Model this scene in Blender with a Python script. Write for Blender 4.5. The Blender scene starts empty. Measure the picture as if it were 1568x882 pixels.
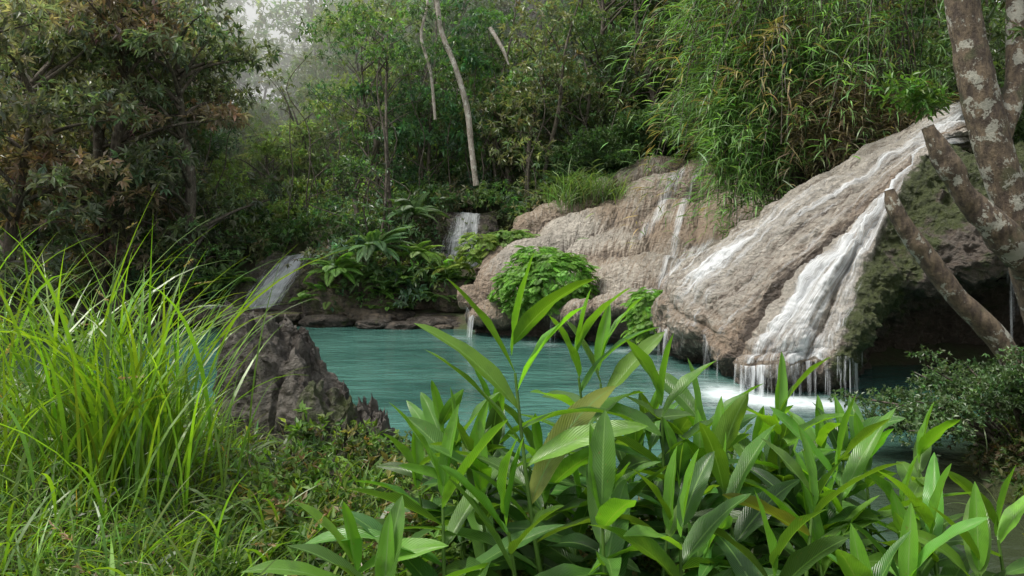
import bpy, math, numpy as np
R=np.random.default_rng(11)
scene=bpy.context.scene
# ---------------------------------------------------------------- helpers
def nrm(v): return v/np.maximum(np.linalg.norm(v,axis=-1,keepdims=True),1e-9)
def vnoise(P,seed=0):
    P=np.asarray(P,float); I=np.floor(P).astype(np.int64); F=P-I; F=F*F*(3-2*F)
    def h(ix,iy,iz):
        n=(ix*374761393+iy*668265263+iz*1274126177+seed*974711)&0xffffffff
        n=((n^(n>>13))*1274126177)&0xffffffff; n=((n^(n>>15))*2246822519)&0xffffffff
        return ((n^(n>>16))&0xffffff)/0xffffff*2-1
    x,y,z=I[...,0],I[...,1],I[...,2]; a,b,c=F[...,0],F[...,1],F[...,2]
    def L(p,q,t): return p+(q-p)*t
    return L(L(L(h(x,y,z),h(x+1,y,z),a),L(h(x,y+1,z),h(x+1,y+1,z),a),b),
             L(L(h(x,y,z+1),h(x+1,y,z+1),a),L(h(x,y+1,z+1),h(x+1,y+1,z+1),a),b),c)
def fbm(P,o=4,seed=0):
    s=0;a=1;t=0
    for i in range(o):
        s=s+a*vnoise(P*(2.03**i)+i*7.3,seed+i);t+=a;a*=.5
    return s/t
def ridged(P,o=4,seed=0):
    s=0;a=1;t=0
    for i in range(o):
        s=s+a*(1-2*np.abs(vnoise(P*(2.03**i)+i*5.1,seed+i)));t+=a;a*=.5
    return s/t
def sm(a,b,x): t=np.clip((x-a)/(b-a),0,1); return t*t*(3-2*t)

def mesh_obj(name,V,F,mat,col=None,uv=None,smooth=True,parent=None):
    V=np.ascontiguousarray(V,dtype=np.float32).reshape(-1,3); F=np.ascontiguousarray(F,dtype=np.int32)
    k=F.shape[1]; me=bpy.data.meshes.new(name)
    me.vertices.add(len(V)); me.vertices.foreach_set("co",V.ravel())
    me.loops.add(F.size); me.loops.foreach_set("vertex_index",F.ravel())
    me.polygons.add(len(F)); me.polygons.foreach_set("loop_start",np.arange(0,F.size,k,dtype=np.int32))
    me.polygons.foreach_set("use_smooth",np.full(len(F),smooth,dtype=bool))
    me.update(calc_edges=True)
    if col is not None:
        c=np.ones((len(V),4),np.float32); c[:,:3]=col
        a=me.attributes.new("Col",'FLOAT_COLOR','POINT'); a.data.foreach_set("color",c.ravel())
    if uv is not None:
        l=me.uv_layers.new(name="UVMap"); l.data.foreach_set("uv",np.ascontiguousarray(uv,dtype=np.float32)[F.ravel()].ravel())
    me.materials.append(mat)
    o=bpy.data.objects.new(name,me); scene.collection.objects.link(o)
    if parent: o.parent=parent
    return o
def empty(name):
    o=bpy.data.objects.new(name,None); scene.collection.objects.link(o); return o
def gridF(nr,nc,closed=False):
    i=np.arange(nr-1)[:,None]; j=np.arange(nc if closed else nc-1)[None,:]; j2=(j+1)%nc
    return np.stack([i*nc+j+0*j,i*nc+j2,(i+1)*nc+j2,(i+1)*nc+j],-1).reshape(-1,4)
class Acc:
    def __init__(s): s.V=[];s.F=[];s.C=[];s.U=[];s.n=0
    def add(s,V,F,C=None,U=None):
        V=V.reshape(-1,3); s.V.append(V); s.F.append(F+s.n); s.n+=len(V)
        if C is not None: s.C.append(np.broadcast_to(np.asarray(C,float),(len(V),3)))
        if U is not None: s.U.append(U.reshape(-1,2))
    def obj(s,name,mat,smooth=True,parent=None):
        return mesh_obj(name,np.concatenate(s.V),np.concatenate(s.F),mat,np.concatenate(s.C) if s.C else None,
            np.concatenate(s.U) if s.U else None,smooth,parent)
def cr(P,n):
    P=np.asarray(P,float); m=len(P); E=np.concatenate([[2*P[0]-P[1]],P,[2*P[-1]-P[-2]]])
    t=np.linspace(0,m-1,n); i=np.minimum(t.astype(int),m-2); f=(t-i).reshape((-1,)+(1,)*(P.ndim-1))
    a,b,c,d=E[i],E[i+1],E[i+2],E[i+3]
    return .5*(2*b+(c-a)*f+(2*a-5*b+4*c-d)*f*f+(3*b-a-3*c+d)*f**3)
def patch(ctrl,nr,nc):
    A=cr(ctrl,nr); A=np.swapaxes(cr(np.swapaxes(A,0,1),nc),0,1); return A
def normals(P):
    n=nrm(np.cross(np.gradient(P,axis=1),np.gradient(P,axis=0)))
    if (n@np.array([0,-1,1.])).mean()<0: n=-n
    return n
def tube(acc,pts,rad,sides=8,n=None,col=(1,1,1),rough=.0,seed=0):
    pts=np.asarray(pts,float); n=n or len(pts)*4
    P=cr(pts,n); r=cr(np.asarray(rad,float)[:,None],n)[:,0]
    T=nrm(np.gradient(P,axis=0)); ref=np.array([.3,.9,.1]); X=nrm(np.cross(T,ref)); Y=np.cross(T,X)
    a=np.linspace(0,2*np.pi,sides,endpoint=False)
    d=X[:,None]*np.cos(a)[None,:,None]+Y[:,None]*np.sin(a)[None,:,None]
    V=P[:,None]+d*r[:,None,None]
    if rough: V=V+d*(fbm(V*2.2,3,seed)*rough+fbm(V*9,2,seed)*rough*.35)[...,None]
    acc.add(V,gridF(n,sides,True),col)
def basis(d,up):
    y=nrm(d); x=nrm(np.cross(y,up)); z=np.cross(x,y); return x,y,z
TL=np.array([[0,0,0],[.5,.42,.08],[0,1,-.12],[-.5,.42,.08]],float); TF=np.array([[0,1,2],[0,2,3]])
def leaves(acc,pos,d,up,L,W,col):
    n=len(pos); x,y,z=basis(d,up)
    t=TL
    V=pos[:,None]+x[:,None]*(t[None,:,0:1]*W[:,None,None])+y[:,None]*(t[None,:,1:2]*L[:,None,None])+z[:,None]*(t[None,:,2:3]*L[:,None,None])
    F=(np.arange(n)[:,None,None]*4+TF[None]).reshape(-1,3)
    C=np.repeat(col,4,axis=0); acc.add(V,F,C)
def blades(acc,pos,az,L,W,th0,curve,col,ns=5,twist=0.0,tip=1.1,base=.5):
    n=len(pos); s=np.linspace(0,1,ns+1)
    th=th0[:,None]+curve[:,None]*s[None]**1.3
    st=(L/ns)[:,None]
    h=np.concatenate([np.zeros((n,1)),np.cumsum(np.sin(th[:,:-1])*st,1)],1)
    v=np.concatenate([np.zeros((n,1)),np.cumsum(np.cos(th[:,:-1])*st,1)],1)
    dx=np.cos(az)[:,None];dy=np.sin(az)[:,None]
    P=pos[:,None]+np.stack([h*dx,h*dy,v],-1)
    tw=R.uniform(-1,1,n)
    side=np.stack([-np.sin(az)*np.cos(tw),np.cos(az)*np.cos(tw),np.sin(tw)],-1)
    w=(base+(1-base)*np.sin(np.pi*np.clip(s*1.2,0,1)))*(1-s**3)
    w[-1]=.02
    o=side[:,None]*(w[None,:,None]*W[:,None,None]*.5)
    V=np.stack([P-o,P+o],2)
    f=np.array([[2*i,2*i+1,2*i+3,2*i+2] for i in range(ns)])
    F=(np.arange(n)[:,None,None]*(2*(ns+1))+f[None]).reshape(-1,4)
    C=np.repeat(col,2*(ns+1),axis=0); acc.add(V,F,C)
    return P
def vary(c,n,a=.25,g=.12):
    c=np.asarray(c,float); k=np.exp(R.normal(0,a,(n,1))); return np.clip(c*k*(1+R.normal(0,g,(n,3))),.003,.6)

# ---------------------------------------------------------------- materials
def newmat(name):
    m=bpy.data.materials.new(name); m.use_nodes=True; nt=m.node_tree; nt.nodes.clear()
    return m,nt,nt.nodes,nt.links
def N(nt,t,**k):
    n=nt.nodes.new(t)
    for a,b in k.items():
        if a in n.inputs: n.inputs[a].default_value=b
        else: setattr(n,a,b)
    return n
def mixc(nt,f,a,b,bt='MIX'):
    n=nt.nodes.new('ShaderNodeMix'); n.data_type='RGBA'; n.blend_type=bt
    for i,v in ((0,f),(6,a),(7,b)):
        if isinstance(v,(int,float)): n.inputs[i].default_value=v
        elif isinstance(v,tuple): n.inputs[i].default_value=v+(1,) if len(v)==3 else v
        else: nt.links.new(v,n.inputs[i])
    return n.outputs[2]
def math_(nt,op,a,b=None,clamp=False):
    n=nt.nodes.new('ShaderNodeMath'); n.operation=op; n.use_clamp=clamp
    for i,v in ((0,a),(1,b)):
        if v is None: continue
        if isinstance(v,(int,float)): n.inputs[i].default_value=v
        else: nt.links.new(v,n.inputs[i])
    return n.outputs[0]
def noise(nt,vec,scale,detail=4,rough=.55,dist=0):
    n=N(nt,'ShaderNodeTexNoise',Scale=scale,Detail=detail,Roughness=rough,Distortion=dist)
    if vec is not None: nt.links.new(vec,n.inputs['Vector'])
    return n.outputs[0]
def rampf(nt,f,a,b):
    n=N(nt,'ShaderNodeMapRange'); n.inputs[1].default_value=a; n.inputs[2].default_value=b; nt.links.new(f,n.inputs[0]); n.interpolation_type='SMOOTHSTEP'; return n.outputs[0]
def mapping(nt,vec,sc):
    m=nt.nodes.new('ShaderNodeMapping'); m.inputs['Scale'].default_value=sc; nt.links.new(vec,m.inputs[0]); return m.outputs[0]
def leafmat(name,rough=.5,trans=.35,ty=(1.5,1.6,.6),spec=.4,veins=False):
    m,nt,ns,lk=newmat(name); at=N(nt,'ShaderNodeAttribute',attribute_name='Col')
    c=at.outputs['Color']
    b=N(nt,'ShaderNodeBsdfPrincipled',Roughness=rough); b.inputs['Specular IOR Level'].default_value=spec
    if veins:
        uv=nt.nodes.new('ShaderNodeUVMap').outputs[0]; sep=nt.nodes.new('ShaderNodeSeparateXYZ'); lk.new(uv,sep.inputs[0])
        ax=math_(nt,'ABSOLUTE',sep.outputs[0])
        rib=rampf(nt,ax,.09,.03)
        ph=math_(nt,'SUBTRACT',math_(nt,'MULTIPLY',sep.outputs[1],150.),math_(nt,'MULTIPLY',ax,34.))
        vn=math_(nt,'SINE',ph)
        c=mixc(nt,math_(nt,'MULTIPLY',rampf(nt,vn,.0,1.),.10),c,(.14,.28,.05))
        tc=nt.nodes.new('ShaderNodeTexCoord').outputs['Object']
        c=mixc(nt,math_(nt,'MULTIPLY',rampf(nt,noise(nt,tc,9.,3),.50,.72),.45),c,(.02,.055,.015))
        c=mixc(nt,math_(nt,'MULTIPLY',rampf(nt,noise(nt,tc,70.,3),.66,.74),.6),c,(.18,.14,.05))
        c=mixc(nt,math_(nt,'MULTIPLY',rib,.8),c,(.18,.32,.09))
        bp=N(nt,'ShaderNodeBump',Strength=.3,Distance=.004); lk.new(vn,bp.inputs['Height']); lk.new(bp.outputs[0],b.inputs['Normal'])
    lk.new(c,b.inputs['Base Color'])
    t=nt.nodes.new('ShaderNodeBsdfTranslucent')
    lk.new(mixc(nt,1.,c,ty,'MULTIPLY'),t.inputs[0])
    x=nt.nodes.new('ShaderNodeMixShader'); x.inputs[0].default_value=trans
    lk.new(b.outputs[0],x.inputs[1]); lk.new(t.outputs[0],x.inputs[2])
    o=nt.nodes.new('ShaderNodeOutputMaterial'); lk.new(x.outputs[0],o.inputs[0]); return m
M_for=leafmat('forest_leaf',.42,.35,(1.5,1.6,.7),.6)
M_grass=leafmat('grass_blade',.34,.45,(1.7,1.6,.4),.6)
M_fern=leafmat('fern_leaf',.5,.4,(1.5,1.6,.5))
M_ging=leafmat('ginger_leaf',.33,.37,(1.9,1.85,.4),.55,veins=True)
M_bam=leafmat('bamboo_leaf',.45,.4,(1.4,1.5,.6),.5)

def barkmat(name,base,dark,lich,amt):
    m,nt,ns,lk=newmat(name); tc=nt.nodes.new('ShaderNodeTexCoord').outputs['Object']
    n1=noise(nt,mapping(nt,tc,(1,1,.35)),14.,6,.7); c=mixc(nt,rampf(nt,n1,.35,.65),dark,base)
    n2=noise(nt,tc,5.5,5,.62,.2); n3=noise(nt,tc,30.,4,.7)
    n4=noise(nt,tc,3.1,4); c=mixc(nt,math_(nt,'MULTIPLY',rampf(nt,n4,.55,.7),.6),c,(.05,.065,.025))
    c=mixc(nt,math_(nt,'MULTIPLY',rampf(nt,math_(nt,'ADD',n2,math_(nt,'MULTIPLY',n3,.35)),.80-amt,.84-amt),.8),c,lich)
    b=N(nt,'ShaderNodeBsdfPrincipled',Roughness=.85); lk.new(c,b.inputs['Base Color'])
    bp=N(nt,'ShaderNodeBump',Strength=.9,Distance=.03); lk.new(math_(nt,'ADD',n1,math_(nt,'MULTIPLY',n3,.5)),bp.inputs['Height']); lk.new(bp.outputs[0],b.inputs['Normal'])
    o=nt.nodes.new('ShaderNodeOutputMaterial'); lk.new(b.outputs[0],o.inputs[0]); return m
M_bark=barkmat('mottled_bark',(.16,.12,.08),(.05,.036,.028),(.36,.36,.31),.075)
M_fbark=barkmat('forest_bark',(.15,.125,.10),(.05,.04,.033),(.26,.26,.22),.02)
M_pale=barkmat('pale_bark',(.46,.42,.37),(.24,.20,.17),(.6,.58,.53),.05)

def rockmat(name,pale=(.54,.50,.44),brown=(.27,.19,.125),wet_dark=(.075,.06,.05),moss=(.05,.07,.014),stretch=True,grey=(.29,.262,.228)):
    m,nt,ns,lk=newmat(name); at=N(nt,'ShaderNodeAttribute',attribute_name='Col'); sp=nt.nodes.new('ShaderNodeSeparateColor'); lk.new(at.outputs['Color'],sp.inputs[0])
    tc=nt.nodes.new('ShaderNodeTexCoord').outputs['Object']; uv=nt.nodes.new('ShaderNodeUVMap').outputs[0]
    n1=noise(nt,tc,1.3,6,.6); n2=noise(nt,tc,8.,8,.7); n3=noise(nt,tc,34.,5,.7)
    ns_=noise(nt,mapping(nt,uv,(8,1.6,1)),2.2,6,.68,.5) if stretch else noise(nt,mapping(nt,tc,(1,1,.3)),5.,6,.65)
    w=N(nt,'ShaderNodeTexNoise',Scale=3.,Detail=3.); lk.new(tc,w.inputs['Vector'])
    ad=nt.nodes.new('ShaderNodeVectorMath'); ad.operation='MULTIPLY_ADD'; lk.new(w.outputs[1],ad.inputs[0]); ad.inputs[1].default_value=(.45,.45,.45); lk.new(tc,ad.inputs[2])
    vo=N(nt,'ShaderNodeTexVoronoi',Scale=7.5); vo.feature='SMOOTH_F1'; lk.new(mapping(nt,ad.outputs[0],(1,1,1.7)),vo.inputs['Vector']); vd=vo.outputs['Distance']
    c=mixc(nt,rampf(nt,n1,.35,.7),pale,tuple(v*.64 for v in pale))
    c=mixc(nt,math_(nt,'MULTIPLY',rampf(nt,vd,.34,.64),.5),c,grey)
    c=mixc(nt,math_(nt,'MULTIPLY',rampf(nt,n2,.43,.66),.6),c,grey)
    c=mixc(nt,math_(nt,'MULTIPLY',rampf(nt,n3,.56,.70),.5),c,tuple(v*.4 for v in grey))
    k=math_(nt,'ADD',sp.outputs[2],math_(nt,'SUBTRACT',ns_,.64))
    c=mixc(nt,math_(nt,'MULTIPLY',rampf(nt,k,.0,.35),.75),c,brown)
    k=math_(nt,'ADD',sp.outputs[1],math_(nt,'SUBTRACT',ns_,.64))
    c=mixc(nt,math_(nt,'MULTIPLY',rampf(nt,k,.0,.22),.88),c,wet_dark)
    k=math_(nt,'ADD',sp.outputs[0],math_(nt,'SUBTRACT',noise(nt,tc,3.4,6,.7),.72))
    c=mixc(nt,math_(nt,'MULTIPLY',rampf(nt,k,.0,.16),.9),c,moss)
    b=N(nt,'ShaderNodeBsdfPrincipled'); lk.new(c,b.inputs['Base Color'])
    r=N(nt,'ShaderNodeMapRange'); lk.new(ns_,r.inputs[0]); r.inputs[3].default_value=.75; r.inputs[4].default_value=.30; r.inputs[1].default_value=.4; r.inputs[2].default_value=.62
    lk.new(r.outputs[0],b.inputs['Roughness'])
    h=math_(nt,'ADD',math_(nt,'MULTIPLY',n2,1.0),math_(nt,'ADD',math_(nt,'MULTIPLY',ns_,.5),math_(nt,'MULTIPLY',n3,.5)))
    h=math_(nt,'SUBTRACT',h,math_(nt,'MULTIPLY',vd,.8))
    bp=N(nt,'ShaderNodeBump',Strength=1.0,Distance=.12); lk.new(h,bp.inputs['Height']); lk.new(bp.outputs[0],b.inputs['Normal'])
    o=nt.nodes.new('ShaderNodeOutputMaterial'); lk.new(b.outputs[0],o.inputs[0]); return m
M_rock=rockmat('travertine'); M_dark=rockmat('weathered_rock',(.19,.175,.155),(.13,.095,.06),(.035,.03,.026),(.055,.075,.015),False,(.095,.085,.072))

def fallmat():
    m,nt,ns,lk=newmat('falling_water'); at=N(nt,'ShaderNodeAttribute',attribute_name='Col'); sp=nt.nodes.new('ShaderNodeSeparateColor'); lk.new(at.outputs['Color'],sp.inputs[0])
    uv=nt.nodes.new('ShaderNodeUVMap').outputs[0]
    a=noise(nt,mapping(nt,uv,(6,.55,1)),1.6,5,.6,.6); b_=noise(nt,mapping(nt,uv,(46,1.1,1)),1.6,5,.7,.6)
    s=math_(nt,'ADD',math_(nt,'MULTIPLY',a,.45),math_(nt,'MULTIPLY',b_,.55))
    k=math_(nt,'MULTIPLY',math_(nt,'SUBTRACT',math_(nt,'ADD',s,sp.outputs[0]),1.01),5.2)
    k=math_(nt,'MULTIPLY',math_(nt,'ADD',k,.0,True),.80)
    d=N(nt,'ShaderNodeBsdfPrincipled',Roughness=.5); d.inputs['Base Color'].default_value=(.82,.86,.90,1)
    t=nt.nodes.new('ShaderNodeBsdfTranslucent'); t.inputs[0].default_value=(.82,.86,.90,1)
    dx=nt.nodes.new('ShaderNodeMixShader'); dx.inputs[0].default_value=.4; lk.new(d.outputs[0],dx.inputs[1]); lk.new(t.outputs[0],dx.inputs[2])
    tr=nt.nodes.new('ShaderNodeBsdfTransparent'); x=nt.nodes.new('ShaderNodeMixShader'); lk.new(k,x.inputs[0]); lk.new(tr.outputs[0],x.inputs[1]); lk.new(dx.outputs[0],x.inputs[2])
    o=nt.nodes.new('ShaderNodeOutputMaterial'); lk.new(x.outputs[0],o.inputs[0]); return m
M_fall=fallmat()

def groundmat():
    m,nt,ns,lk=newmat('forest_floor'); tc=nt.nodes.new('ShaderNodeTexCoord').outputs['Object']
    n1=noise(nt,tc,1.1,6,.65); n2=noise(nt,tc,9.,5,.7)
    c=mixc(nt,rampf(nt,n1,.4,.62),(.05,.04,.024),(.04,.06,.018)); c=mixc(nt,math_(nt,'MULTIPLY',rampf(nt,n2,.5,.7),.6),c,(.08,.075,.04))
    b=N(nt,'ShaderNodeBsdfPrincipled',Roughness=.9); lk.new(c,b.inputs['Base Color'])
    bp=N(nt,'ShaderNodeBump',Strength=.8,Distance=.08); lk.new(n2,bp.inputs['Height']); lk.new(bp.outputs[0],b.inputs['Normal'])
    o=nt.nodes.new('ShaderNodeOutputMaterial'); lk.new(b.outputs[0],o.inputs[0]); return m
M_gnd=groundmat()
def watermat():
    m,nt,ns,lk=newmat('pool_water'); at=N(nt,'ShaderNodeAttribute',attribute_name='Col'); sp=nt.nodes.new('ShaderNodeSeparateColor'); lk.new(at.outputs['Color'],sp.inputs[0])
    tc=nt.nodes.new('ShaderNodeTexCoord').outputs['Object']
    n=noise(nt,mapping(nt,tc,(.5,1,1)),.8,4,.6,.5)
    c=mixc(nt,rampf(nt,n,.3,.7),(.024,.075,.064),(.06,.155,.132))
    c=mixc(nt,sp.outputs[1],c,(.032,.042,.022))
    f=math_(nt,'MULTIPLY',math_(nt,'ADD',sp.outputs[0],math_(nt,'MULTIPLY',math_(nt,'SUBTRACT',noise(nt,tc,4.,6,.65,1.2),.5),1.3)),sp.outputs[0],True)
    f=math_(nt,'MULTIPLY',f,.75)
    c=mixc(nt,f,c,(.72,.80,.83))
    b=N(nt,'ShaderNodeBsdfPrincipled',IOR=1.33); lk.new(c,b.inputs['Base Color'])
    r=N(nt,'ShaderNodeMapRange'); lk.new(f,r.inputs[0]); r.inputs[3].default_value=.06; r.inputs[4].default_value=.6; lk.new(r.outputs[0],b.inputs['Roughness'])
    h=math_(nt,'ADD',noise(nt,mapping(nt,tc,(.7,1.6,1)),2.6,4,.5,.4),math_(nt,'MULTIPLY',noise(nt,mapping(nt,tc,(.8,1.5,1)),11.,3,.5,.3),.22))
    bp=N(nt,'ShaderNodeBump',Strength=.6,Distance=.09); lk.new(h,bp.inputs['Height']); lk.new(bp.outputs[0],b.inputs['Normal'])
    o=nt.nodes.new('ShaderNodeOutputMaterial'); lk.new(b.outputs[0],o.inputs[0]); return m
M_water=watermat()

# ---------------------------------------------------------------- terrain
SH=np.array([(-15,11.5),(-9,8.6),(-5,7.4),(-3,6.7),(-1.6,6.4),(-.6,6.0),(.4,4.9),(1.5,4.3),(2.6,3.7),(3.6,4.0),(4.2,5.0),(4.3,6.2),(4.8,7.2),(5.6,8.2),(7.5,9),(10,10),(10,13),(7,12.8),(5.5,12.6),(4.6,14),(4,16),(2,17.5),(-.8,18.3),(-1.8,18.6),(-4,19.2),(-8,19.6),(-11,20.2),(-15,20),(-19,18),(-20,14)],float)
def sdist(x,y):
    P=np.stack([x,y],-1); d=np.full(x.shape,1e9); ins=np.zeros(x.shape,bool)
    for i in range(len(SH)):
        a=SH[i];b=SH[(i+1)%len(SH)];ab=b-a
        t=np.clip(((P-a)@ab)/(ab@ab),0,1); d=np.minimum(d,np.linalg.norm(P-a-t[...,None]*ab,axis=-1))
        c=((a[1]>y)!=(b[1]>y)); xi=(b[0]-a[0])*(y-a[1])/((b[1]-a[1]) if b[1]!=a[1] else 1e-9)+a[0]
        ins^=c&(x<xi)
    return np.where(ins,-d,d)
def H(x,y):
    x=np.asarray(x,float);y=np.asarray(y,float); d=sdist(x,y)
    n=fbm(np.stack([x*.4,y*.4,0*x],-1),4,3); n2=fbm(np.stack([x*1.7,y*1.7,0*x+4],-1),3,5)
    ins=-np.clip(-d*.55,0,1.5)-.02
    near=np.clip(d*.55,0,.5)+.62*np.exp(-((x+3.5)/1.6)**2-((y-4.2)/1.8)**2)*sm(0,1,d)
    val=1-.60*np.exp(-((x+.33*y)/5.5)**2)*sm(23,30,y)
    dd=np.clip(d-1.0,0,60); dd=np.minimum(dd,13)+.10*np.maximum(dd-13,0)
    far=np.clip(d*.6,0,.35)+.62*dd*val+2.4*sm(6.3,9,x)*sm(15.2,18,y)
    w=sm(8,13,y+.25*np.abs(x)*(np.abs(x)>7))
    w=np.maximum(w,sm(12,20,np.abs(x)))
    out=near*(1-w)+far*w+.10*n2*sm(0,1,d)+.5*n*sm(1,5,d)*w
    return np.where(d<0,ins,out)
def warp(n,a,b,k): 
    t=np.linspace(-1,1,n); t=np.sinh(t*k)/np.sinh(k); return np.where(t<0,t*a,t*b)
gx=warp(420,110,110,3.6); gy=warp(420,60,130,3.2)+8
X,Y=np.meshgrid(gx,gy); Z=H(X,Y)
mesh_obj('ground',np.stack([X,Y,Z],-1),gridF(420,420),M_gnd)

# ---------------------------------------------------------------- rocks and falls
cm=[ # columns left(back) to right(cave); rows top to bottom  -- world metres
 [(9.8,16.2,3.9),(8.7,16,3.5),(7.2,15.7,2.9),(5.8,15.4,2.1),(4.6,15.2,1.4),(3.9,15,.9),(3.5,14.9,.4),(3.4,14.7,.1),(3.6,14.8,-.4)],
 [(9.49,14.5,5.14),(8.29,14.3,4.59),(6.78,14,3.83),(5.36,13.8,3.02),(4.14,13.7,2.27),(3.46,13.6,1.81),(3.02,13.5,1.17),(2.96,13.4,.53),(3.5,14.1,-.4)],
 [(8.93,13.5,4.78),(7.78,13.2,4.22),(6.49,12.9,3.45),(5.32,12.6,2.72),(4.34,12.4,2.0),(3.72,12.3,1.46),(3.43,12.3,.91),(3.43,12.3,.45),(4.1,13.1,-.4)],
 [(8.28,12.8,4.40),(7.43,12.5,3.75),(6.37,12.2,2.90),(5.48,11.9,2.14),(4.62,11.6,1.47),(3.99,11.4,.9),(3.70,11.3,.6),(3.6,11.3,.3),(4.2,12.2,-.4)],
 [(7.84,12.3,4.18),(7.02,11.9,3.60),(6.12,11.5,2.82),(5.37,11.1,2.15),(4.66,10.8,1.52),(4.12,10.6,1.0),(3.82,10.5,.6),(3.66,10.55,.25),(4.2,11.6,-.4)],
 [(7.42,12.0,3.98),(6.61,11.5,3.35),(5.9,11.1,2.58),(5.43,10.8,1.95),(4.98,10.5,1.38),(4.69,10.3,.94),(4.5,10.2,.64),(4.42,10.25,.35),(4.8,11.3,-.4)],
 [(7.12,11.6,3.81),(6.54,11.1,3.05),(6.1,10.8,2.3),(5.74,10.5,1.8),(5.48,10.3,1.31),(5.23,10.1,.94),(5.03,10.0,.62),(5.05,10.2,.35),(5.4,11.3,-.4)],
 [(7.89,11.2,3.75),(7.4,10.7,2.95),(7.0,10.3,2.25),(6.6,10.5,1.7),(6.7,11.5,1.35),(6.7,12.3,.8),(6.7,12.7,.4),(6.8,12.9,0),(6.9,13,-.4)],
 [(9.3,10.8,3.8),(9.2,10.2,2.9),(9.0,9.9,2.3),(8.7,10.3,1.9),(8.6,11.8,1.7),(8.5,13.0,1.3),(8.5,13.4,.6),(8.5,13.5,0),(8.5,13.6,-.4)],
 [(12.5,10.5,3.9),(12,9.8,2.9),(11.5,9.4,2.2),(11,9.9,1.8),(11,11.4,1.6),(11,13,1.3),(11,13.4,.6),(11,13.5,0),(11,13.6,-.4)]]
cmA=np.swapaxes(np.array(cm,float),0,1)
top=cmA[0:1]+np.array([1.6,1.3,.25]); cmA=np.concatenate([top,cmA])
def rocky(ctrl,nr,nc):
    P=patch(ctrl,nr,nc); n=normals(P)
    r=np.linspace(0,ctrl.shape[0]-1,nr)[:,None]+np.zeros((1,nc)); c=np.linspace(0,ctrl.shape[1]-1,nc)[None]+np.zeros((nr,1))
    return P,n,r,c
P,n,r,c=rocky(cmA,460,560)
rr=r-1
flowN=np.stack([c*2.6+.7*vnoise(np.stack([rr*1.2,c,0*c],-1),3),rr*.8,0*c],-1)
crag=sm(5.2,6.0,c)
rib=np.abs(np.sin(np.pi*(c+.38*fbm(np.stack([c*.8,rr*.5,0*c],-1),2,90)-.05)/1.02))**.8
groove=np.exp(-((c-3.05-.12*np.sin(rr*1.3))/.20)**2)*sm(.5,2,rr)*sm(7.5,6,rr)
step=np.abs(np.sin(np.pi*(rr*1.15+.9*fbm(P*.8,2,93))))**.9
Dlo=.14*fbm(P*.9,3,2)+.06*ridged(flowN,2,8)*(1-.6*crag)+.05*vnoise(P*2.6,4)+(.14*(rib-.5)+.06*(step-.5))*(1-crag)-.15*groove
D=Dlo+.07*fbm(P*4.2,3,44)+.04*ridged(P*7,3,9)+.018*fbm(P*22,2,19)+crag*(.30*fbm(P*1.3,4,12)+.10*ridged(P*3.3,3,13)+.10*fbm(P*6,4,14)-.1)
PD=P+n*D[...,None]
moss=np.clip(sm(5.1,5.8,c)*(.48+.30*fbm(P*1.5,3,5))-.30*sm(6.4,7.0,c)*sm(1,2,rr)-.2*sm(6.6,7.5,rr)+.10*sm(2.6,1.2,c)*fbm(P*1.2,2,6),0,1)
wet_dark=np.clip(.10+.40*groove+.14*(1-rib)**2+.42*crag+.25*sm(6.5,7,c)+.22*sm(6.2,7.4,rr),0,1)  # wet rock, plus the cave's darkness put into the colour
brown=np.clip(.10+.35*np.exp(-((c-3.0)/.45)**2)+.15*(1-rib)+.25*sm(5.0,6.5,rr)+.2*crag,0,1)
UV=np.stack([c,rr],-1).reshape(-1,2)
mesh_obj('travertine_rock',PD,gridF(460,560),M_rock,np.stack([moss,wet_dark,brown],-1).reshape(-1,3),UV)
def film(name,PD,n,c,r,mask,off,parent=None,rows=slice(None),cols=slice(None)):
    Q=(PD+n*off)[rows,cols]; m=mask[rows,cols]
    m3=np.stack([m,m,m],-1).reshape(-1,3)
    return mesh_obj(name,Q,gridF(*Q.shape[:2]),M_fall,m3,np.stack([c[rows,cols],r[rows,cols]],-1).reshape(-1,2),parent=parent)
OUT=np.array([-.45,-1,0]); OUT/=np.linalg.norm(OUT)
def liprows(PDx,r,r0,r1):
    f=(PDx@OUT)-np.where((r<r0)|(r>r1),100,0)
    k=np.argmax(f,axis=0).astype(float)
    kk=np.convolve(np.pad(k,6,'edge'),np.ones(13)/13,'valid'); return kk.round().astype(int)
LR=liprows(PD,rr,5.7,7.9)
lane=vnoise(np.stack([c*3.1,rr*.45,0*c],-1),41); lane2=vnoise(np.stack([c*1.4,rr*.25,0*c+5],-1),43); lane3=vnoise(np.stack([c*9,rr*.7,0*c+9],-1),47)
main=.60*np.exp(-(np.abs(c-4.40)/(.55+.10*rr))**4)+.08*lane
up=(.50+.09*lane)*np.exp(-(np.abs(c-1.95)/1.4)**6)
lo=(.565+.12*lane)*np.exp(-(np.abs(c-5.0)/.8)**4)
mask=np.maximum(np.maximum(main,up),lo)+.05*lane2+.09*lane3+.06*sm(2.0,0,rr)*np.exp(-(np.abs(c-3)/2.2)**4)-.05*groove
mask=mask*sm(-.9,-.2,rr)*sm(6.0,5.5,c)
ridx=np.arange(460)[:,None]; mask=mask*np.clip((LR[None]+4-ridx)/8,0,1)
wf=empty('waterfall')
film('surface_flow',P+n*Dlo[...,None]+n*(.75*(D-Dlo))[...,None],n,c,rr,mask,.03,wf,rows=slice(0,440))
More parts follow.
